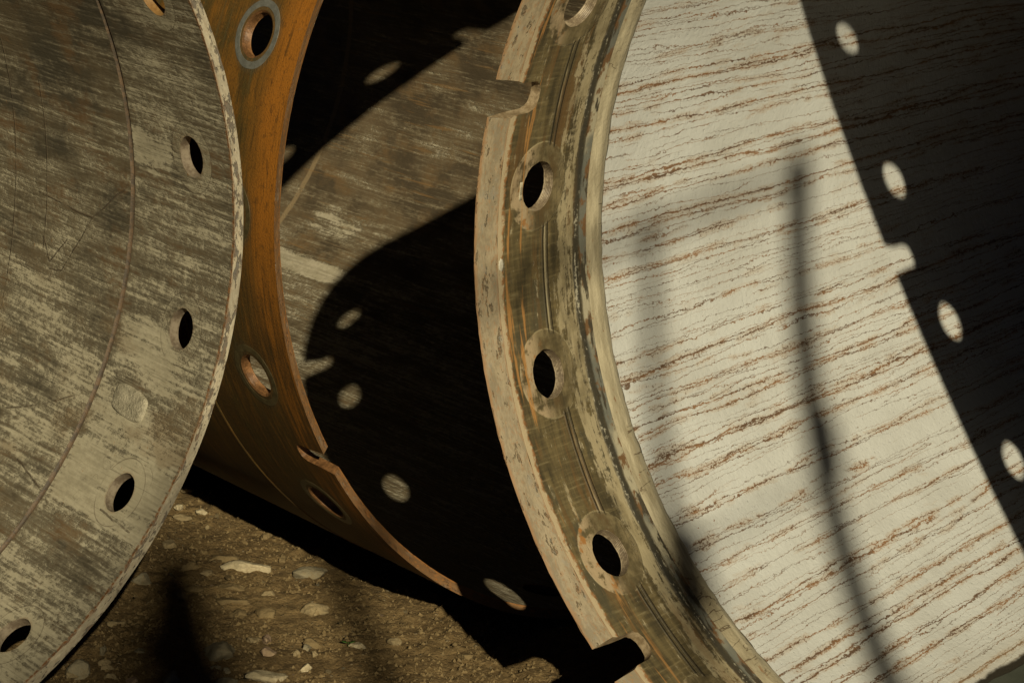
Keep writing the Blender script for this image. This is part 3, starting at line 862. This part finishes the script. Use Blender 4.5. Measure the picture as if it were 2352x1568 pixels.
two_lathes(pb, 'pipe_body',
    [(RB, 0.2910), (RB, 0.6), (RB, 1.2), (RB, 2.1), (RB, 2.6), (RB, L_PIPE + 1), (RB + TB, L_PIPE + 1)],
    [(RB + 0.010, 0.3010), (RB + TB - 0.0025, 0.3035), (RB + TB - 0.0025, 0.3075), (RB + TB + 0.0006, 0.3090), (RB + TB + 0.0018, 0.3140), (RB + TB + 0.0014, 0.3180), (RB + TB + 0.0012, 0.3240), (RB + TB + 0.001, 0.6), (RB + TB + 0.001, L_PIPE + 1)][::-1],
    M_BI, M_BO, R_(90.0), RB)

# ------------------------------------------------------------------ puddle inside the white-lined pipe
def mat_water():
    g = G('murky_puddle_water'); x, y, z = g.obj()
    n = g.noise(x, y, z, 3, 0.5, 0.0, 6)
    col = g.mix(g.ss(n, 0.4, 0.65), (0.085, 0.095, 0.075), (0.12, 0.13, 0.105))
    return g.finish(col, 0.06, 0.0, n * 0.002, 1.0, 0.6)
def puddle():
    c, a, u, v = frame('C')
    zw = 0.093
    ah = Vector((a.x, a.y, 0)).normalized(); uh = Vector((u.x, u.y, 0))
    verts = []; faces = []; n = 60
    for i in range(n + 1):
        d = 0.32 + 3.2 * i / n
        cz = c.z + a.z * d
        h = cz - zw; Rr = RC + 0.0045
        hw = math.sqrt(max(0.0004, Rr * Rr - h * h)) - 0.004
        base = Vector((c.x, c.y, 0)) + ah * d
        for k in (-1, -0.5, 0, 0.5, 1):
            e = hw * k + (mnoise.noise(Vector((d * 14, k * 3, 0))) * 0.010 if abs(k) == 1 else 0)
            q = base + uh * e; verts.append((q.x, q.y, zw))
    for i in range(n):
        for k in range(4):
            p = i * 5 + k; faces.append((p, p + 1, p + 6, p + 5))
    o = mesh_obj('puddle', verts, faces, mat_water())
    tag(o, 'grey-green puddle of murky water lying in the bottom of the white-lined pipe', 'puddle', kind='structure')
puddle()

# ------------------------------------------------------------------ ground
def gz(x, y):
    z = 0.010 * mnoise.noise(Vector((x * 2.3, y * 2.3, 0.2))) + 0.006 * mnoise.noise(Vector((x * 7, y * 7, 1.2)))
    rise = max(0.0, y - 6.2); z += 0.026 * rise * min(1.0, rise / 1.5) if y < 40 else 0.026 * 33.8
    return z - 0.004
def gfine(x, y):
    z = gz(x, y)
    n = mnoise.noise(Vector((x * 24, y * 24, 3)))
    z += 0.0075 * n + 0.0055 * mnoise.noise(Vector((x * 60, y * 60, 5))) + 0.0024 * mnoise.noise(Vector((x * 130, y * 130, 9)))
    m = mnoise.noise(Vector((x * 3.1, y * 3.1, 11)))
    cl = mnoise.cell(Vector((x * 1, y * 1, 0)))
    v = mnoise.voronoi(Vector((x * 34, y * 34, 0)))[0]
    z += max(0, m + 0.35) * 0.030 * (0.5 - min(0.5, v[0]))
    return z
def mat_dirt():
    g = G('brown_dirt'); x, y, z = g.obj()
    a = g.noise(x, y, z, 5, 0.6, 0.0, 3.0); b = g.noise(x, y, z, 6, 0.65, 0.0, 26.0); c = g.noise(x, y, z, 4, 0.7, 0.0, 140.0)
    col = g.mix(g.ss(a * 0.6 + b * 0.4, 0.40, 0.62), (0.152, 0.101, 0.044), (0.238, 0.164, 0.075))
    col = g.mix(g.ss(c, 0.52, 0.72) * 0.6, col, (0.26, 0.20, 0.105))
    col = g.mix(g.ss(c, 0.47, 0.32) * 0.5, col, (0.07, 0.049, 0.023))
    peb = g.vor(x * 75.0, y * 75.0, z * 75.0)
    pm = g.ss(peb, 0.30, 0.18) * g.ss(g.noise(x, y, z, 2, 0.5, 0.0, 34.0), 0.55, 0.62)
    col = g.mix(pm * 0.85, col, (0.27, 0.215, 0.13))
    return g.finish(col, 0.9, 0.0, b * 0.010 + c * 0.006 + pm * 0.003, 1.0, 0.2)
M_DIRT = mat_dirt()
def ground():
    def axis(lo, hi, step, far):
        xs = [lo]
        while xs[-1] < hi: xs.append(xs[-1] + step)
        st = step; a = xs[-1]; b = xs[0]; right = []; left = []
        while a < far: st *= 1.28; a += st; right.append(a)
        st = step
        while b > -far: st *= 1.28; b -= st; left.append(b)
        return left[::-1] + xs + right
    xs = axis(-1.25, 0.45, 0.0075, 70); ys = axis(3.7, 6.0, 0.0085, 70)
    verts = []; faces = []; nx = len(xs)
    for yy in ys:
        for xx in xs:
            near = -1.3 < xx < 0.5 and 3.6 < yy < 6.1
            verts.append((xx, yy, gfine(xx, yy) if near else gz(xx, yy)))
    for j in range(len(ys) - 1):
        for i in range(nx - 1):
            p = j * nx + i; faces.append((p, p + 1, p + nx + 1, p + nx))
    o = mesh_obj('ground', verts, faces, M_DIRT); tag(o, kind='structure')
ground()

# ------------------------------------------------------------------ stones
def mat_stone(name, c1, c2, c3):
    g = G(name); x, y, z = g.obj()
    a = g.noise(x, y, z, 5, 0.65, 0.0, 26.0); b = g.noise(x, y, z, 4, 0.7, 0.0, 140.0); l = g.noise(x * 6, y * 10, z * 60, 4, 0.6)
    col = g.mix(g.ss(a * 0.7 + b * 0.3, 0.38, 0.62), c1, c2)
    col = g.mix(g.ss(l, 0.56, 0.66) * 0.5, col, c3)
    col = g.mix(g.ss(a * 0.5 + b * 0.5, 0.47, 0.6) * 0.45, col, (0.185, 0.132, 0.062))
    return g.finish(col, 0.9, 0.0, a * 0.005 + b * 0.003, 1.0, 0.2)
M_ST = {'pale': mat_stone('pale_stone', (0.41, 0.345, 0.215), (0.54, 0.465, 0.31), (0.30, 0.22, 0.12)),
        'brown': mat_stone('brown_stone', (0.15, 0.108, 0.052), (0.215, 0.16, 0.082), (0.12, 0.082, 0.038)),
        'grey': mat_stone('grey_stone', (0.195, 0.168, 0.11), (0.275, 0.242, 0.163), (0.155, 0.125, 0.073)),
        'tan': mat_stone('tan_stone', (0.235, 0.18, 0.098), (0.325, 0.26, 0.15), (0.18, 0.125, 0.06)),
        'pink': mat_stone('pinkish_stone', (0.26, 0.18, 0.12), (0.36, 0.265, 0.18), (0.21, 0.13, 0.08))}
def rock_mesh(seed, sx, sy, sz, cuts=9, rnd=0.16, subd=4):
    rn = random.Random(seed)
    bm = bmesh.new(); bmesh.ops.create_icosphere(bm, subdivisions=subd, radius=1.0)
    planes = []
    for _ in range(cuts):
        n = Vector((rn.gauss(0, 1), rn.gauss(0, 1), rn.gauss(0, 0.8))).normalized(); planes.append((n, rn.uniform(0.45, 0.80)))
    o = Vector((seed * 3.7, seed * 1.3, 0))
    for vtx in bm.verts:
        p = vtx.co.copy()
        for n, dd in planes:
            e = p.dot(n) - dd
            if e > 0: p -= n * e * 0.90
        p *= 1 + rnd * mnoise.noise(p * 1.4 + o) + rnd * 0.40 * mnoise.noise(p * 4 + o) + rnd * 0.26 * mnoise.noise(p * 9 + o) + rnd * 0.14 * mnoise.noise(p * 20 + o)
        vtx.co = Vector((p.x * sx, p.y * sy, p.z * sz))
    vs_ = [v.co.copy() for v in bm.verts]; fs = [tuple(v.index for v in f.verts) for f in bm.faces]; bm.free()
    return vs_, fs
def pix_ground(px, py):
    dv = fw + rt * ((px - 1176) / 5577.76) - up * ((py - 784) / 5577.76)
    t = -CAM.z / dv.z
    return CAM + dv * t, t
def stone(px, py, wpx, hpx, mat, label, seed, rot=None, sink=0.30, flat=1.0, name='stone', group=None):
    """px,py centre; wpx,hpx size in the 2352-wide picture"""
    P, t = pix_ground(px, py + hpx * 0.20)
    m = t / 5577.76
    wx = wpx * m / 2; seen = hpx * m
    hz = max(0.006, seen * 0.40 * flat); dy = max(wx * 0.55, seen * 0.75)
    vs_, fs = rock_mesh(seed, wx * 1.25, dy * 1.1, hz * 1.45, 9, rnd=0.20)
    rz = random.Random(seed).uniform(-0.25, 0.25) if rot is None else rot
    o = mesh_obj(name, vs_, fs, M_ST[mat])
    o.location = (P.x, P.y, gz(P.x, P.y) + hz * (1 - 2 * sink) + 0.002); o.rotation_euler = (0, 0, rz)
    tag(o, label, 'stone', group)
    return o
def c5(x, y): return x * 0.24414 + 229.7, y * 0.24414 + 1205.9
K5 = 0.24414
STN = [
 (1385, 368, 385, 125, 'pale', 'long pale flat stone lit brightly, near the middle of the dirt', -0.05),
 (1975, 425, 330, 135, 'grey', 'flat wedge-shaped stone at the edge of the black shadow of the rusty pipe', 0.15),
 (1185, 285, 260, 115, 'brown', 'brown block of stone half buried just behind the long pale stone', -0.05),
 (835, 345, 150, 130, 'brown', 'dark brown rounded stone left of the half-buried brown block', 0.0),
 (660, 150, 165, 90, 'tan', 'tan stone just right of the grey pipe rim, farthest from the camera', -0.2),
 (405, 468, 175, 150, 'grey', 'rounded grey stone touching the grey pipe rim from behind', 0.0),
 (1130, 1160, 305, 210, 'grey', 'large domed grey stone with a rough crust, beside the dark blurred shadow', -0.2),
 (1590, 1395, 360, 150, 'pale', 'big bright pale stone with a raised right tip, at the bottom of the photo', 0.1),
 (1930, 1325, 100, 85, 'pale', 'small pale white stone right of the big bright stone', 0.0),
 (1580, 775, 230, 125, 'brown', 'brown triangular stone sunk in dirt below the long pale stone', 0.0),
 (1970, 752, 180, 120, 'tan', 'square-ended tan stone with a brighter lower face', 0.0),
 (1985, 1085, 165, 110, 'brown', 'brown slab with a small grey stone leaning on its left corner', 0.0),
 (1937, 1142, 92, 66, 'grey', 'small grey stone leaning on the corner of a brown slab', 0.0),
 (1578, 1172, 155, 90, 'pink', 'crumbly pinkish white stone with ragged outline', -0.3),
 (1570, 1055, 72, 95, 'pink', 'small upright pinkish crumb above the ragged pinkish stone', 0.0),
 (1440, 1060, 115, 82, 'tan', 'small oval tan stone left of the pinkish stones', 0.0),
 (750, 628, 125, 105, 'brown', 'tilted brown stone at the right edge of the dark blurred shadow', 0.5),
 (1230, 655, 320, 95, 'brown', 'long low brown stone almost covered by dirt', 0.0),
 (1250, 540, 235, 95, 'brown', 'brown buried stone with a pale chip on its left end', 0.0),
 (900, 560, 200, 90, 'brown', 'cracked brown stone buried above the dark blurred shadow', 0.2),
 (290, 1435, 110, 95, 'pink', 'pinkish white stone close to the bottom edge, left of the dark blurred shadow', 0.6),
 (1190, 1440, 175, 105, 'grey', 'grey stone cut by the bottom edge of the photo, below the domed grey stone', 0.0),
 (1095, 1340, 112, 68, 'grey', 'small grey stone between the domed grey stone and the bottom edge', 0.0),
 (1190, 1362, 70, 65, 'grey', 'small angular grey stone left of the big bright stone', 0.3),
 (655, 1400, 150, 170, 'grey', 'grey stone inside the dark blurred shadow at the bottom edge', 0.0),
 (440, 1482, 155, 62, 'pale', 'pale stone cut off by the bottom edge, left of the dark blurred shadow', 0.0),
 (50, 1282, 112, 55, 'tan', 'upper of three flat tan stones by the lower end of the grey rim', 0.1),
 (72, 1340, 122, 50, 'tan', 'middle of three flat tan stones by the lower end of the grey rim', 0.0),
 (92, 1417, 122, 50, 'tan', 'lowest of three flat tan stones by the lower end of the grey rim', -0.1),
 (365, 1160, 82, 60, 'grey', 'lone small grey stone in bare dirt between rim and dark blurred shadow', 0.0),
 (150, 875, 140, 55, 'tan', 'thin tan stone beside the dark line under the grey pipe rim', 0.3),
 (1720, 300, 100, 75, 'brown', 'brown stone with a dark left face behind the flat wedge-shaped stone', 0.0),
 (1565, 115, 110, 75, 'brown', 'brown stone nearest to the corner where the pipe shadow begins', 0.0),
 (1300, 780, 135, 100, 'brown', 'round brown stone left of the brown triangular stone', 0.0),
 (2020, 1207, 70, 40, 'tan', 'tan chip right of the brown slab and its leaning grey stone', 0.0),
 (1850, 1203, 65, 38, 'tan', 'tan chip below the brown slab with the leaning stone', 0.0),
 (1020, 430, 130, 70, 'tan', 'tan stone chunk in front of the long pale stone at its left', 0.3),
 (1600, 612, 140, 50, 'tan', 'thin tan ledge of stone above the brown triangular stone', 0.0),
 (-175, 1335, 215, 200, 'grey', 'big pale grey block stone beside the bottom end of the grey pipe rim', 0.1),
 (-260, 1370, 120, 120, 'tan', 'tan stone tucked under the bottom end of the grey pipe rim', 0.0),
 (20, 1150, 65, 110, 'grey', 'upright grey stone by the grey pipe rim above the tan flat ones', 0.0),
 (1010, 15, 60, 40, 'tan', 'small tan stone far back between rim and pipe shadow', 0.0),
]
for i, (x, y, w_, h_, m_, lab, rz) in enumerate(STN):
    px, py = c5(x, y)
    sk = 0.62 if 'buried' in lab or 'covered' in lab or 'sunk' in lab else 0.46
    stone(px, py, w_ * K5, h_ * K5, m_, lab, i + 1, rz, sk)
# stones picked from the main view
for i, (px, py, w_, h_, m_, lab, rz) in enumerate([
    (720, 1388, 60, 28, 'tan', 'thin tan stone in half shade right of the square-ended tan stone', 0.1),
    (820, 1480, 40, 16, 'pale', 'narrow pale stone chip alone on the dirt near the big pipe shadow', 0.2),
    (905, 1472, 34, 14, 'tan', 'tan stone chip just right of the narrow pale chip', 0.2),
    (1070, 1505, 44, 16, 'brown', 'brown flat stone where the dirt meets the black pipe shadow', -0.4),
    (412, 1165, 22, 14, 'pale', 'small white stone touching the grey pipe rim where dirt first shows', 0.0),
    (462, 1172, 26, 14, 'pale', 'small white stone a little right of the first dirt by the rim', 0.0),
    (415, 1190, 42, 18, 'tan', 'oval tan stone below the two small white stones by the rim', 0.0),
    (430, 1125, 30, 14, 'tan', 'tan stone chip in the corner between grey rim and pipe shadow', 0.0)]):
    stone(px, py, w_, h_, m_, lab, 100 + i, rz, 0.3)
# pebbles nothing tells apart
rn = random.Random(5)
protos = []
for k in range(7):
    vs_, fs = rock_mesh(300 + k, 1, 0.85, 0.6, 8, 0.16, 2)
    me = bpy.data.meshes.new('pebble'); me.from_pydata([tuple(v) for v in vs_], [], fs); me.polygons.foreach_set('use_smooth', [True] * len(fs))
    me.materials.append(M_ST[['tan', 'brown', 'grey', 'tan', 'brown', 'brown', 'pink'][k]]); protos.append(me)
cnt = 0; guard = 0
while cnt < 190 and guard < 6000:
    guard += 1
    px = rn.uniform(110, 1240); py = rn.uniform(1110, 1566)
    edge = 430 + (py - 1110) * 0 if False else None
    lim = 545 - 0.93 * (py - 1000) if py > 1000 else 500
    hi_ = 430 + (py - 1090) * 1.75
    if px < 555 - (py - 1000) * 0.80 or px > hi_ + 10: continue
    P, t = pix_ground(px, py)
    dens = mnoise.noise(Vector((P.x * 5, P.y * 5, 2)))
    if dens < rn.uniform(-0.5, 0.35): continue
    r = (0.0024 + 0.0085 * rn.random() ** 3.5)
    o = bpy.data.objects.new('pebble', protos[rn.randrange(7)]); COL.objects.link(o)
    o.location = (P.x, P.y, gfine(P.x, P.y) - r * 0.05); o.scale = (r * rn.uniform(0.9, 1.5), r, r * rn.uniform(0.6, 1)); o.rotation_euler = (rn.uniform(-.3, .3), rn.uniform(-.3, .3), rn.uniform(0, 6.3))
    tag(o, 'small pebble scattered on the brown dirt between the pipes', 'pebble', 'pebbles scattered on the dirt')
    cnt += 1
# grit: uncountable crumbs of soil, one object
def grit():
    rg_ = random.Random(11); verts = []; faces = []
    n = 0
    while n < 9000:
        px = rg_.uniform(60, 1290); py = rg_.uniform(1080, 1572)
        if px < 535 - (py - 1000) * 0.82: continue
        P, t = pix_ground(px, py)
        if mnoise.noise(Vector((P.x * 6, P.y * 6, 7))) < rg_.uniform(-0.6, 0.5): continue
        r = 0.0009 + 0.0048 * rg_.random() ** 3.5
        b = len(verts); z = gfine(P.x, P.y) + r * 0.3
        a0 = rg_.uniform(0, 6.3)
        for k in range(4):
            a = a0 + k * PI / 2 + rg_.uniform(-.4, .4); q = r * rg_.uniform(.7, 1.3)
            verts.append((P.x + q * math.cos(a), P.y + q * math.sin(a), z - r * 0.2))
        verts.append((P.x, P.y, z + r * rg_.uniform(.6, 1.0))); verts.append((P.x, P.y, z - r))
        for k in range(4):
            k2 = (k + 1) % 4
            faces.append((b + k, b + k2, b + 4)); faces.append((b + k2, b + k, b + 5))
        n += 1
    o = mesh_obj('gravel', verts, faces, mat_simple('soil_crumbs', (0.145, 0.101, 0.045), (0.215, 0.155, 0.072), 45, 0.9), smooth=False)
    tag(o, 'fine crumbs of soil and grit covering the dirt', 'gravel', kind='stuff')
grit()
# tiny seedling
def seedling():
    P, t = pix_ground(800, 1482)
    e = empty('seedling', 'tiny seedling with two round green leaves in the dirt', 'plant', (P.x, P.y, gfine(P.x, P.y)))
    g = G('seedling_green'); ml = g.finish((0.05, 0.11, 0.02), 0.5)
    for sx in (-1, 1):
        verts = [(0, 0, 0.010)]; faces = []
        for k in range(10):
            a = 2 * PI * k / 10
            verts.append((sx * 0.007 + 0.006 * math.cos(a), 0.0045 * math.sin(a), 0.011 + 0.0015 * math.cos(a) * sx))
        verts[0] = (sx * 0.007, 0, 0.0112)
        for k in range(10): faces.append((0, 1 + k, 1 + (k + 1) % 10))
        verts += [(v[0], v[1], v[2] - 0.0006) for v in verts[:11]]
        for k in range(10): faces.append((11, 12 + (k + 1) % 10, 12 + k))
        for k in range(10): faces.append((1 + k, 12 + k, 12 + (k + 1) % 10, 1 + (k + 1) % 10))
        mesh_obj('leaf', verts, faces, ml, e)
    verts = []; faces = []
    for j in range(2):
        for k in range(5):
            a = 2 * PI * k / 5; verts.append((0.0006 * math.cos(a), 0.0006 * math.sin(a), -0.002 + 0.013 * j))
    for k in range(5): faces.append((k, (k + 1) % 5, 5 + (k + 1) % 5, 5 + k))
    mesh_obj('stem', verts, faces, ml, e)
seedling()

# ------------------------------------------------------------------ steel fence behind the photographer: it throws the blurred bars of shade
def tube(verts, faces, p0, p1, r, n=16):
    p0, p1 = Vector(p0), Vector(p1); ax = (p1 - p0).normalized()
    s1 = ax.orthogonal().normalized(); s2 = ax.cross(s1); b = len(verts)
    for p in (p0, p1):
        for k in range(n):
            a = 2 * PI * k / n; verts.append(p + (s1 * math.cos(a) + s2 * math.sin(a)) * r)
    for k in range(n):
        k2 = (k + 1) % n; faces.append((b + k, b + k2, b + n + k2, b + n + k))
    faces.append(tuple(b + k for k in range(n))[::-1]); faces.append(tuple(b + n + k for k in range(n)))
def fence():
    sh = Vector((SD.x, SD.y, 0)).normalized(); e1 = Vector((sh.y, -sh.x, 0))
    Q0 = -4.4
    def at(e, z=0.0):
        q = Q0 - 1.15 * (1.462 - e)
        p = e1 * e + sh * q; return Vector((p.x, p.y, z))
    zt = (2.555 - Q0 * math.sin(SUN_EL)) / math.cos(SUN_EL); zl = (1.978 - Q0 * math.sin(SUN_EL)) / math.cos(SUN_EL)
    root = empty('tube_scaffold', 'scaffold of round steel tubes standing behind the photographer', 'scaffold', at(0.6))
    def put(name, p0, p1, r):
        v, f = [], []; tube(v, f, p0 - root.location, p1 - root.location, r); return mesh_obj(name, v, f, M_FENCE, root)
    for e, r in ((1.462, 0.034), (1.085, 0.018), (0.655, 0.030), (-0.10, 0.035)):
        put('post', at(e, -0.02), at(e, zt + 0.03), r)
    put('rail', at(0.62, zt), at(1.462, zt), 0.013); put('rail', at(1.0, zl), at(1.462, zl), 0.006)
    put('coupler', at(1.472, zl + 0.0), at(1.472, zl + 0.12), 0.046)
    put('coupler', at(1.10, zl - 0.10), at(1.10, zl + 0.05), 0.050)
fence()
def shadow_tree():  # made-up tree out of view, shaped to throw a blurred shadow on the dirt
    sh = Vector((SD.x, SD.y, 0)).normalized(); e1 = Vector((sh.y, -sh.x, 0)); q = -13.0
    def pt(a, b, dq=0.0):
        z = (b - (q + dq) * math.sin(SUN_EL)) / math.cos(SUN_EL); p = e1 * a + sh * (q + dq); return Vector((p.x, p.y, z))
    base = pt(0.33, 0.0); base.z = 0
    root = empty('shadow_tree', 'added unseen trunk with short branches, shaped to cast blurred shade on the dirt', 'tree', base)
    def limb(name, pts, rs):
        v, f = [], []; n = 14
        for i, (p, r) in enumerate(zip(pts, rs)):
            ax = (pts[min(i + 1, len(pts) - 1)] - pts[max(i - 1, 0)]).normalized(); s1 = ax.cross(sh).normalized(); s2 = ax.cross(s1)
            for k in range(n):
                a = 2 * PI * k / n; v.append(p - base + (s1 * math.cos(a) + s2 * math.sin(a)) * r * (1 + 0.2 * mnoise.noise(Vector((i * 1.3, math.cos(a), math.sin(a))))))
        for i in range(len(pts) - 1):
            for k in range(n):
                k2 = (k + 1) % n; f.append((i * n + k, i * n + k2, (i + 1) * n + k2, (i + 1) * n + k))
        f.append(tuple(range(n))[::-1]); f.append(tuple((len(pts) - 1) * n + k for k in range(n)))
        mesh_obj(name, v, f, M_FENCE, root)
    b0 = Vector((base.x, base.y, -0.05))
    limb('trunk', [b0, pt(0.35, 0.6), pt(0.34, 1.3), pt(0.305, 1.62), pt(0.30, 1.76), pt(0.318, 1.88), pt(0.335, 1.96), pt(0.345, 2.02)],
         [0.16, 0.14, 0.13, 0.115, 0.105, 0.09, 0.065, 0.025])
    limb('shade_branch', [pt(0.31, 1.66), pt(0.20, 1.74), pt(0.12, 1.80), pt(0.06, 1.83)], [0.06, 0.045, 0.035, 0.012])  # side limbs added to dim the dirt beside the grey rim
    limb('shade_branch', [pt(0.31, 1.55), pt(0.18, 1.62), pt(0.06, 1.655), pt(-0.05, 1.68)], [0.07, 0.06, 0.05, 0.03])
    limb('shade_branch', [pt(0.31, 1.78), pt(0.25, 1.86), pt(0.215, 1.93)], [0.05, 0.038, 0.012])
    limb('shade_branch', [pt(0.31, 1.60), pt(0.42, 1.66), pt(0.47, 1.71)], [0.05, 0.03, 0.01])
shadow_tree()
